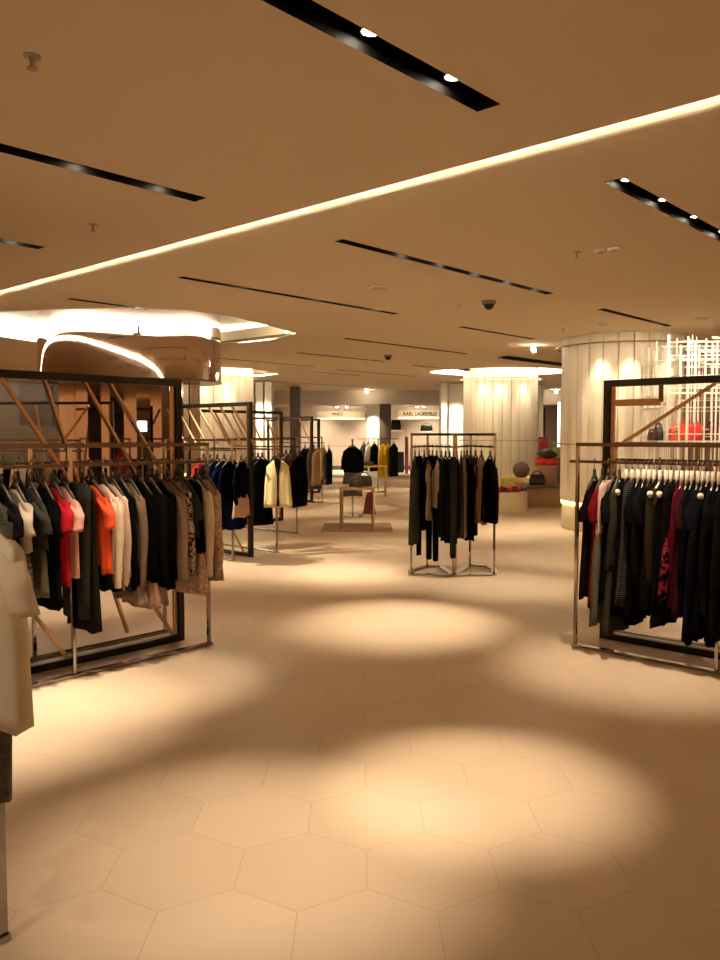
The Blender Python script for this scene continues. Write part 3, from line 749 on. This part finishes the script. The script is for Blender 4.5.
# freestanding zigzag rack in the middle of the walkway
PI_ = [onz(411, 575.5, 0), onz(453, 576.5, 0), onz(494, 575.5, 0)]
t = thing('zigzag_clothes_rack', 'freestanding chrome clothes rack with two angular bays, standing in the walkway', 'clothes rack', PI_[1])
n0, n1, n2 = PI_; b0, b1, b2, b3 = onz(427, 567, 0), onz(470, 566, 0), onz(440, 567, 0), onz(487, 567, 0)
paths = [[n0, onz(411, 572, 0), b0, b2, n1, n0], [n1, b1, b3, onz(494, 570.5, 0), n2, n1]]
for pth in paths:
    for a, b in zip(pth, pth[1:]): MB().bar(Vector(a) + Z * .012, Vector(b) + Z * .012, .06, .02).build('base_plate', M_chrome, t)
for p, q in ((n0, 0), (n1, 0), (n2, 0), (b0, 0), (b1, 0)):
    MB().bar(p + Z * .02, p + Z * 1.545, .019, .019, U).build('post', M_chrome, t)
MB().bar(n1 + Vector((.03, .05, .02)), n1 + Vector((.03, .05, 1.545)), .018, .018, U).build('post', M_brass, t)
for a, b in ((n0, b0), (b0, n1), (n1, b1), (b1, n2)):
    for z, wd in ((1.545, .028), (1.41, .020)):
        MB().bar(Vector(a) + Z * z, Vector(b) + Z * z, wd, wd).build('top_bar' if z > 1.5 else 'hanging_bar', M_dchrome, t)
def seg(a, b, specs, where, i0=0):
    D = (b - a)
    fill(a, D, specs, where, 'clothes on the zigzag rack', zr=1.411, end='walkway end')
garm = []
def isl(px, py_, kind, ln, m, label, ang, **kw):
    # hang on the front line of the rack: between the posts
    a, b = (n0, n1) if px < 453 else (n1, n2); f = (px - a_px(a)) / (a_px(b) - a_px(a)); bb = b0 if px < 453 else b1
    # rail follows the angular bay: a -> bb -> b
    fp = a_px(bb); 
    if px < fp: q = a.lerp(bb, (px - a_px(a)) / (fp - a_px(a)))
    else: q = bb.lerp(b, (px - fp) / (a_px(b) - fp))
    garment(kind, q + Z * 1.412, ang, ln, m if not isinstance(m, tuple) else cloth(m), label, 'clothes on the zigzag rack', **kw)
def a_px(p): return 360 + 810 * p.x / (p.y * math.cos(PITCH))
a1, a2 = math.radians(77), math.radians(105)
ISL = [(415, 'coat', 1.02, (.028, .026, .018), 'dark olive coat at the shop-front corner of the zigzag rack', a1),
 (419, 'trousers', 1.14, BLK, 'black slim trousers beside the dark olive coat', a1),
 (424, 'jumper', .90, BLK2, 'charcoal jumper between black trousers and ochre top', a1),
 (429.5, 't_shirt', .46, (.88, .70, .44), 'ochre short top on the zigzag rack', a1),
 (433, 'trousers', 1.24, BLK, 'longest black trousers on the zigzag rack, next to the ochre top', a2),
 (437, 'cardigan', .62, (.80, .56, .38), 'tan long-sleeved cardigan on the zigzag rack', a2),
 (442, 'dress', .96, (.012, .016, .014), 'black dress next to the tan cardigan on the zigzag rack', a2),
 (446, 'blouse', .92, BLK, 'black blouse second from the tan cardigan on the zigzag rack', a2),
 (450, 'coat', 1.0, BLK2, 'charcoal coat against the middle posts of the zigzag rack', a2),
 (453.5, 'trousers', 1.12, (.014, .018, .017), 'green-black wide trousers at the middle posts of the zigzag rack', a1),
 (457, 'dress', .85, BLK, 'black dress just past the middle posts of the zigzag rack', a1),
 (461, 'blouse', .96, (.035, .028, .018), 'dark brown blouse with slim pale edge on the zigzag rack', a1),
 (464, 'top', .98, (.30, .22, .13), 'narrow sand-coloured top on the zigzag rack', a1),
 (467, 'dress', 1.02, BLK, 'black knit dress beside the sand-coloured top', a2),
 (471, 'coat', .98, (.010, .012, .024), 'ink-blue coat on the zigzag rack', a2),
 (476, 'jumper', .74, (.06, .052, .036), 'olive-grey jumper on the zigzag rack', a2),
 (482, 'cardigan', .82, (.55, .32, .22), 'rose-beige cardigan on the zigzag rack', a2),
 (490.5, 'jacket', .78, BLK, 'boxy black jacket at the column end of the zigzag rack', a2)]
for px, kind, ln, m, lb, an in ISL:
    kw = dict(wide=.85)
    if 'ochre short' in lb: kw.update(m2=cloth((.84, .62, .38)), ln2=.36)
    isl(px, 0, kind, ln, m, lb, an, **kw)

# nearest garment at the picture edge, on its own rail
PN = Vector((-1.10, 2.40, 0)); NS = Vector((-1.085, 2.27, 0))
t = thing('waterfall_rail', 'pale metal clothes stand at the frame edge carrying the cream t-shirt', 'clothes rail', PN)
MB().bar(PN + Z * .01, PN + Z * 1.46, .03, .03, U).build('post', M_chrome, t)
d = (NS - PN).normalized(); MB().bar(PN - d * .1 + Z * 1.437, NS + d * .08 + Z * 1.437, .016, .016).build('hanging_arm', M_chrome, t)
MB().bar(PN - U * .9 + Z * .012, PN + U * .02 + Z * .012, .05, .02).build('base_bar', M_chrome, t)
angn = math.radians(-38)
M_tee = mat('cream_jersey', (0.80, 0.70, 0.56), 0.9, 0, .15, 25, 0.03, 5, spec=.15)
o = garment('t_shirt', NS + Z * 1.43 + Vector((-.015, 0, 0)), angn, .60, M_tee, 'large cream t-shirt nearest the camera, cut by the picture edge', 'clothes on the nearest stand', deep=1.9, wide=1.45, sout=2.2, slen=.95, slp=.085)
garment('trousers', NS + Vector((-.03, .06, 1.428)), angn, .84, RNG, 'grey trousers with dark ring print below the cream t-shirt', 'clothes on the nearest stand')
garment('top', NS + Vector((-.02, .14, 1.405)), angn, .60, YLW, 'yellow printed top peeking out behind the cream t-shirt', 'clothes on the nearest stand')

# ================================================================= TABLES AND SMALL THINGS
def table(px0, px1, pyt, pyb, label, m, dp=.75, zt=None):
    a = onz(px0, pyb, 0); b = onz(px1, pyb, 0); Y = a.y; zt = zt or (CAMZ - (pyt - 434) * Y / 810)
    c = (a + b) / 2 + Vector((0, dp / 2, 0)); wd = b.x - a.x
    t = thing('display_table', label, 'table', c)
    bevel(MB().box(c + Z * (zt - .035), wd, dp, .035).build('table_top', m, t), .004)
    for sx in (-1, 1):
        for sy in (-1, 1):
            p = c + Vector((sx * (wd / 2 - .03), sy * (dp / 2 - .03), 0)); MB().bar(p, p + Z * (zt - .035), .03, .03, U).build('leg', M_brass, t)
        MB().bar(c + Vector((sx * (wd / 2 - .03), -dp / 2 + .03, .38)), c + Vector((sx * (wd / 2 - .03), dp / 2 - .03, .38)), .02, .02).build('stretcher', M_brass, t)
    return c, zt, wd
ct, zt, wdt = table(339, 375, 488, 531, 'brass-legged display table on a brown mat in the walkway', mat('amber_table_top', (.55, .36, .20), .3), dp=1.0)
tag(bevel(MB().box(ct, 1.15, 1.25, .012).build('floor_mat', mat('brown_floor_mat', (.26, .15, .10), .8, 0, .3, 80), org=ct), .003), 'brown rectangular mat beneath the brass-legged display table', 'mat')
M_bag = mat('dark_leather', (.03, .024, .022), .45); M_bag2 = mat('burgundy_leather', (.10, .02, .022), .5); M_red = mat('red_leather', (.75, .03, .025), .35)
M_org = mat('orange_red_leather', (.85, .10, .03), .35); M_ylw = mat('yellow_cloth', (.70, .48, .06), .8)
def bag(c, wd, dp, h, m, label, hang=False, ang=0.0):
    c = Vector(c); t = thing('handbag', label, 'handbag', c)
    rs = []
    for i, (f, g) in enumerate(((.94, .9), (1, 1), (1, 1), (.92, .85), (.84, .6), (.80, .3))):
        z = h * (0, .05, .35, .75, .95, 1.0)[i]; ring = []
        for k in range(20):
            a = 2 * math.pi * k / 20; x = wd / 2 * f * math.copysign(abs(math.cos(a)) ** .5, math.cos(a)); y = dp / 2 * g * math.copysign(abs(math.sin(a)) ** .6, math.sin(a))
            ring.append(c + Vector((x * math.cos(ang) - y * math.sin(ang), x * math.sin(ang) + y * math.cos(ang), z)))
        rs.append(ring)
    MB().rings(rs).build('bag_body', m, t, True)
    for s in (-1, 1):
        pts = [c + Vector((math.cos(ang) * wd * .28 * math.cos(q) - s * math.sin(ang) * dp * .2, math.sin(ang) * wd * .28 * math.cos(q) + s * math.cos(ang) * dp * .2, h * .93 + h * .4 * math.sin(q))) for q in [math.pi * i / 10 for i in range(11)]]
        MB().tube(pts, .008, 6).build('handle', m, t, True)
    return t
bag(ct + Vector((-.02, -.25, zt)), .22, .14, .15, M_bag, 'dark handbag on the brass-legged table, nearest its front edge')
bag(ct + Vector((.12, .02, zt)), .26, .16, .17, M_bag, 'dark handbag on the brass-legged table, behind the smaller one')
bag(ct + Vector((.02, .3, zt)), .2, .14, .13, mat('grey_leather', (.10, .09, .085), .5), 'small grey handbag at the back of the brass-legged table')
o = MB().rings([[ct + Vector((.20 + wx * math.cos(2*math.pi*k/18) * (1 + .05 * math.sin(5 * k)), -.44 + .05 * math.sin(2*math.pi*k/18), zz)) for k in range(18)] for wx, zz in ((.03, .62), (.055, .56), (.08, .42), (.10, .30), (.11, .27))]).build('hanging_scarf_bag', M_bag2, org=ct, smooth=True)
tag(o, 'burgundy pouch hanging under the brass-legged display table', 'pouch')
tag(MB().bar(ct + Vector((.06, -.44, .62)), ct + Vector((.36, -.44, .62)), .014, .014).build('hook_bar', M_brass, org=ct), 'short brass bar holding the burgundy pouch under the table', 'bar')
cy, zy, _ = table(358, 387, 466, 497, 'small yellow-topped brass table behind the first display table', mat('yellow_table_top', (.62, .42, .08), .4), dp=.7)
bag(cy + Vector((-.1, 0, zy)), .3, .16, .1, M_bag, 'flat black bag lying on the yellow-topped table')

# coat stand between the tables
def stand(px, pyb, zr, arm, label):
    p = onz(px, pyb, 0); t = thing('coat_stand', label, 'clothes stand', p)
    MB().bar(p, p + Z * zr, .022, .022, U).build('post', M_chrome, t)
    MB().box(p, .4, .4, .012).build('base', M_chrome, t)
    MB().bar(p + Vector((-arm, 0, zr)), p + Vector((arm, 0, zr)), .018, .018).build('hanging_bar', M_chrome, t)
    return p
p = stand(352.5, 516, 1.44, .02, 'slim chrome stand carrying the black jacket and grey skirt')
garment('jacket', p + Vector((0, -.03, 1.44)), 0.05, .54, cloth(BLK), 'black jacket with grey skirt below on the stand behind the display table', 'outfit on the slim stand', m2=cloth((.09, .085, .075)), ln2=.50, slen=.55)
p = stand(378, 492, 1.42, .55, 'far chrome stand with white, black and yellow clothes')
for dx, kind, ln, m, lb in [(-.38, 'blouse', .8, (.10, .09, .09), 'grey blouse at the end of the far chrome stand'), (-.26, 'blouse', .7, (.80, .74, .62), 'white blouse on the far chrome stand'),
    (-.10, 'coat', .8, BLK, 'black coat beside the yellow one on the far stand'), (.12, 'coat', .95, (.62, .40, .03), 'mustard yellow coat on the far chrome stand'), (.26, 'dress', .9, (.55, .34, .03), 'mustard dress next to the yellow coat'), (.42, 'coat', .95, BLK2, 'charcoal coat last on the far chrome stand')]:
    garment(kind, p + Vector((dx, 0, 1.42)), math.radians(60), ln, cloth(m), lb, 'clothes on the far stand')

# ---- far shop fronts
def lettering(txt, px, py, Y, h, m, label, parent=None, name='lettering', wpx=None):
    c = bpy.data.curves.new(name, 'FONT'); c.body = txt; c.size = h; c.extrude = .006; c.align_x = 'CENTER'; c.align_y = 'CENTER'; c.offset = h * .035
    o = bpy.data.objects.new(name, c); COL.objects.link(o); bpy.context.view_layer.update()
    me = bpy.data.meshes.new_from_object(o.evaluated_get(bpy.context.evaluated_depsgraph_get())); bpy.data.objects.remove(o)
    q = bpy.data.objects.new(name, me); COL.objects.link(q); me.materials.clear(); me.materials.append(m)
    P = aty(px, py, Y); wd = max(v.co.x for v in me.vertices) - min(v.co.x for v in me.vertices)
    sx = 1 if not wpx else (wpx / 810 * Y) / wd
    for v in me.vertices: v.co = Vector((v.co.x * sx, -v.co.z, v.co.y))
    if parent: q.parent = parent; q.location = P - Vector(parent['_org'])
    return q
M_sign = mat('sign_cream', (.78, .66, .42), .6)
def signboard(px0, px1, py0, py1, Y, txt, tpx, tpy, h, wpx, label, m=M_black):
    a, b = aty(px0, py1, Y), aty(px1, py0, Y); c = Vector(((a.x + b.x) / 2, Y, a.z)); spot((c.x, Y - 1.3, 2.5), (c.x, Y, c.z + .1), 25, 120); t = thing('shop_sign', label, 'sign', c)  # extra spot, no fixture, added to brighten the board
    MB().box(c, b.x - a.x, .12, b.z - a.z).build('sign_board', M_sign, t)
    MB().box(c - Z * .03 , b.x - a.x, .10, .025).build('light_strip', emit('sign_led', LED_COL, 1.2), t)
    lettering(txt, tpx, tpy, Y - .065, h, m, label, t, 'lettering', wpx)
signboard(317, 365, 411.5, 418.3, 32, 'PINKO', 337.5, 414.2, .17, 11, 'cream fascia of the shop with short faded lettering', mat('faded_letter', (.16, .12, .07), .6))
signboard(398, 440.5, 410.5, 417.3, 32, 'KARL LAGERFELD', 420, 414, .19, 33, 'cream fascia of the shop with long black lettering')
def bx(px0, px1, py0, py1, Y, dp, m, name, label, cat, group=None):
    a, b = aty(px0, py1, Y), aty(px1, py0, Y); c = Vector(((a.x + b.x) / 2, Y + dp / 2, a.z))
    return tag(bevel(MB().box(c, b.x - a.x, dp, b.z - a.z).build(name, m, org=c), .01), label, cat, group)
bx(392, 404, 452, 476, 31.5, .6, M_black, 'black_cabinet', 'low black cabinet in the shop with long lettering', 'cabinet')
bx(405, 408.5, 437, 478, 30.5, .3, mat('rose_panel', (.50, .17, .15), .7), 'rose_panel_stand', 'narrow rose-coloured upright panel beside the black cabinet', 'panel')
bx(385, 404, 430, 431.5, 33.2, .75, M_white, 'wall_shelf', 'white shelf on the back wall above the black cabinet', 'shelf')
for (px, py, Y, wd, h, nm) in [(396, 430, 33.5, .42, .42, 'black handbag on the shelf above the black cabinet'), (426.5, 431, 33.3, .5, .25, 'black handbag displayed high in the shop with long lettering')]:
    q = aty(px, py, Y); bag(q, wd, .2, h, M_black, nm)
bx(421, 432, 431, 432, 33.0, .6, M_white, 'wall_ledge', 'short white ledge under the high black handbag', 'shelf')
tag(MB().bar(aty(309, 446, 33.7), aty(352, 446, 33.7), .03, .03).build('wall_rail', M_brass), 'thin rail along the beige back wall of the shop', 'rail')
for i, (px, py) in enumerate([(337, 404.5), (320, 409), (347, 409), (372, 409), (417, 408), (432, 406.5), (424, 409)]):
    q = aty(px, py, 31 + 2 * (i % 2)); q.z = 2.60
    t = thing('ceiling_spotlight', ['slanting bright spotlight above the short-lettered shop sign', 'small spotlight over the start of the short-lettered fascia', 'small spotlight over the end of the short-lettered fascia', 'small spotlight by the white pillar', 'first small spotlight over the long-lettered fascia', 'small spotlight nearest the bulkhead above long lettering', 'middle small spotlight over the long-lettered fascia'][i], 'spotlight', q, 'spotlights in the far shops')
    MB().tube([q + Z * .06, q - Z * .02], .03, 10).build('lamp_body', M_head, t, True); MB().tube([q - Z * .02, q - Z * .03], .05 if i else .07, 10).build('lens', M_lens, t)
    spot(q - Z * .06, q + Vector((0, .9, -2.4)), 60, 110)
for i, (px, py) in enumerate([(533, 347), (342, 393), (367, 391), (556, 391)]):
    z = (ZC - .03, ZD - .03, ZD - .03, ZD - .03)[i]; q = onz(px, py - 1.5, z + .03)
    t = thing('surface_spotlight', ['tilted bright spotlight between the ceiling slots and nearest column', 'bright spotlight on the bulkhead edge above the display table', 'fainter spotlight on the bulkhead edge beside the brighter one', 'spotlight in the gap between the two fluted columns'][i], 'spotlight', q, 'surface spotlights')
    MB().tube([q, q - Z * .05], .012, 6).build('stem', M_head, t); MB().tube([q - Z * .05, q - Z * .06 + Vector((0, -.09, -.04))], .035 if i == 0 else .05, 12).build('lens', M_lens, t, True)
    spot(q - Z * .18, (q.x, q.y - 1, 0), 50, 70)

# ---- shoe display and accessories between the two columns
cpl = aty(488, 513, 15.9); pl = []
for z in (0, .39):
    pl.append([Vector((2.62 + (.75) * math.copysign(abs(math.cos(a)) ** .45, math.cos(a)), 16.5 + .55 * math.copysign(abs(math.sin(a)) ** .45, math.sin(a)), z)) for a in [2 * math.pi * i / 40 for i in range(40)]])
t = thing('shoe_plinth', 'rounded beige plinth topped with red shoes', 'plinth', (2.62, 16.5, 0))
MB().rings(pl).build('plinth_body', M_beige, t)
def shoe(c, ang, m, label, s=1.0):
    c = Vector(c); rs = []
    for t_, w_, h_, zb in ((0, .030, .055, .05), (.15, .036, .06, .045), (.4, .034, .05, .02), (.65, .042, .04, .003), (.85, .038, .03, .0), (1, .015, .015, .0)):
        x = (t_ - .5) * .25; ring = []
        for k in range(10):
            a = 2 * math.pi * k / 10; p = Vector((x, math.cos(a) * w_, zb + h_ / 2 + math.sin(a) * h_ / 2)) * s
            ring.append(c + Vector((p.x * math.cos(ang) - p.y * math.sin(ang), p.x * math.sin(ang) + p.y * math.cos(ang), p.z)))
        rs.append(ring)
    o = MB().rings(rs).build('shoe', m, org=c, smooth=True)
    h = MB().tube([c + Vector((-.11 * math.cos(ang), -.11 * math.sin(ang), .055)) * 1, c + Vector((-.11 * math.cos(ang), -.11 * math.sin(ang), 0))], [.016, .008], 8).build('heel', m, o)
    tag(o, label, 'shoe', 'shoes on the beige plinth'); return o
random.seed(5)
for i in range(12):
    px = 497 + (i % 6) * 4.6; y = 16.15 + (i // 6) * .35
    shoe((aty(px, 490, y).x, y, .39), random.uniform(0, 3), [M_red, M_bag2, M_red, M_bag][i % 4], 'small %s shoe on the beige plinth, %s in the %s row' % (['red', 'burgundy', 'red', 'black'][i % 4], ORD[i % 6], ['front', 'rear'][i // 6]))
bx(500, 534, 478, 501.4, 18.6, .5, mat('ochre_block', (.60, .45, .12), .5), 'display_block', 'ochre display block behind the red shoes', 'display block')
bx(526, 562, 488, 507.8, 17.0, .9, mat('walnut_bench', (.34, .20, .12), .4), 'display_bench', 'low brown bench between the two fluted columns', 'bench')
bx(524, 562, 485.5, 488, 16.9, 1.1, mat('dark_bench_top', (.08, .06, .05), .3), 'bench_slab', 'dark flat slab lying on the low brown bench', 'slab')
q = aty(537, 485.5, 17.2); q.z = aty(537, 485.5, 16.9).z; bag(q, .34, .2, .22, M_black, 'black handbag on the dark slab of the brown bench')
q = aty(523, 478, 18.6); q.y = 18.82
tag(MB().lathe(q, [(.02, 0), (.12, .02), (.19, .12), (.2, .2), (.15, .31), (.03, .36)], 20).build('round_hat', mat('brown_felt', (.14, .08, .06), .7), org=q, smooth=True), 'round brown hat on the ochre display block', 'hat')
q = aty(547, 485.5, 17.5)
tag(MB().lathe(q, [(.16, 0), (.2, .1), (.22, .4), (.24, .44)], 20).build('basket_stand', mat('rose_stand', (.45, .26, .2), .6), org=q, smooth=True), 'rose-coloured round stand under the red and black scarves', 'stand')
for i, (dx, dz, m, lb) in enumerate([(-.13, .44, M_red, 'red folded scarf on the round rose stand, column side'), (.08, .44, M_red, 'red folded scarf on the round rose stand, bench end'), (0, .58, M_bag, 'large dark scarf heaped on the round rose stand')]):
    c = q + Vector((dx, 0, dz)); tag(MB().rings([[c + Vector((math.cos(a) * rr * (1 + .28 * math.sin(3 * a + i + zz * 20)), math.sin(a) * rr, zz + .03 * math.sin(4 * a + i))) for a in [2 * math.pi * k / 18 for k in range(18)]] for rr, zz in ((.05, 0), (.12, .03), (.14 if i < 2 else .20, .09), (.10 if i < 2 else .15, .15), (.03, .2))]).build('scarf', m, org=c, smooth=True), lb, 'scarf')
bx(540, 548, 437, 457, 24, .3, mat('raspberry_cloth', (.42, .03, .06), .8), 'hanging_garment_stack', 'raspberry clothing hanging in the gap between the fluted columns', 'clothing')
bx(540.5, 549.5, 464, 487.4, 23.5, .55, M_white, 'pedestal', 'white pedestal under the yellow-green box', 'pedestal')
bx(541, 549, 458, 464, 23.5, .5, mat('lime_box', (.45, .48, .08), .5), 'lime_box', 'yellow-green box below the raspberry clothing', 'box')
bx(543, 545.5, 408, 480.4, 27, .1, M_black, 'tall_black_panel', 'tall thin black panel behind the raspberry clothing', 'panel')
bx(556, 561, 458, 492.3, 21.5, .35, M_brown, 'seat_pedestal', 'brown base beneath the olive-green seat', 'pedestal')
bx(556, 561, 447, 458, 21.5, .35, mat('olive_cushion', (.30, .34, .06), .8), 'olive_armchair', 'olive-green seat half hidden behind the nearest fluted column', 'seat')
bx(557.5, 560.5, 402, 484, 25, .1, emit('lit_panel', (1, .93, .8), 1.6), 'lit_display_case', 'bright slim vertical lit case beside the nearest fluted column', 'lit case')

# handbags in the lattice
for (px, py, Y, wd, h, m, lb) in [(690, 441, 11.2, .32, .24, M_red, 'glossy red handbag on the lattice shelf'), (677, 441, 11.15, .26, .17, M_org, 'orange-red handbag leaning beside the glossy red one'),
    (658, 440, 11.1, .12, .18, M_bag, 'small black handbag on the lattice shelf'), (651.5, 443, 11.25, .1, .12, M_bag2, 'little burgundy pouch at the column end of the lattice'), (713, 440, 11.3, .3, .2, M_bag2, 'burgundy handbag at the frame edge of the lattice')]:
    q = aty(px, py, Y); q.z = 1.46; bag(q, wd, .14, h, m, lb)

# far left: small glowing white panel and mirror frames seen through the racks
lc = bx(137, 146, 421, 431.5, 10.6, .05, emit('panel_glow', (1, .97, .9), 1.6), 'glowing_panel', 'small glowing white panel in front of the mirrored shaft', 'lit card')
c_ = lc.location.copy(); lc['_org'] = tuple(c_); MB().bar(c_, Vector((c_.x, c_.y, 0)), .02, .02).build('stand', M_dchrome, lc)
# ---- ceiling fittings
def sprinkler(px, py, z, label):
    q = onz(px, py, z); t = thing('sprinkler', label, 'sprinkler', q, 'ceiling sprinklers')
    M_d = mat('sprinkler_metal', (.45, .38, .3), .4)
    MB().lathe(q, [(.034, -.004), (.034, 0)], 16).build('escutcheon', M_d, t)
    MB().lathe(q, [(.007, -.045), (.01, -.02), (.012, 0)], 10).build('stem', M_d, t); MB().lathe(q, [(.02, -.05), (.02, -.045)], 12).build('deflector', M_d, t)
sprinkler(32, 56, ZA, 'sprinkler on the nearest ceiling, beside the topmost slots'); sprinkler(93, 224, ZA, 'sprinkler just before the glowing cove line')
sprinkler(577, 252, ZB, 'sprinkler next to the pair of ceiling detectors'); sprinkler(460, 304, ZB, 'sprinkler beside the larger dome camera'); sprinkler(563, 329, ZC, 'sprinkler just before the nearest fluted column')
def disc(px, py, z, r, name, label, h=.02, m=M_ceil):
    q = onz(px, py, z); t = thing(name, label, name.replace('_', ' '), q)
    MB().lathe(q, [(r * .8, -h), (r, -h * .5), (r, 0)], 28).build('housing', m, t, True); MB().lathe(q, [(r * .6, -h - .006), (r * .7, -h)], 24).build('grille', mat('detector_grey', (.5, .44, .36), .6), t)
disc(380, 287, ZB, .11, 'ceiling_speaker', 'round flush ceiling speaker between two long slots', .01)
disc(600, 250, ZB, .05, 'smoke_detector', 'smoke detector closer to the sprinkler'); disc(613, 248, ZB, .045, 'smoke_detector', 'smoke detector closer to the four-lamp slot')
disc(702, 318, ZC, .11, 'ceiling_speaker', 'round flush ceiling speaker above the lattice', .01); disc(603, 324, ZC, .07, 'smoke_detector', 'detector beside the short slot above the nearest fluted column')
def dome(px, py, z, label):
    q = onz(px, py, z); t = thing('dome_camera', label, 'camera', q, 'dome cameras')
    MB().lathe(q, [(.075, -.04), (.085, 0)], 24).build('collar', mat('camera_taupe', (.22, .17, .13), .5), t, True)
    MB().lathe(q, [(.01, -.10), (.035, -.09), (.055, -.065), (.062, -.04)], 24).build('dome', M_black, t, True)
dome(489, 301, ZB, 'larger dark dome camera on the ceiling between slots and column'); dome(388, 355, ZC, 'small dark dome camera further down the ceiling'); dome(392, 391, ZD - .001, 'tiny dark dome camera at the bulkhead')

for o in list(bpy.data.objects):
    if '_org' in o: del o['_org']
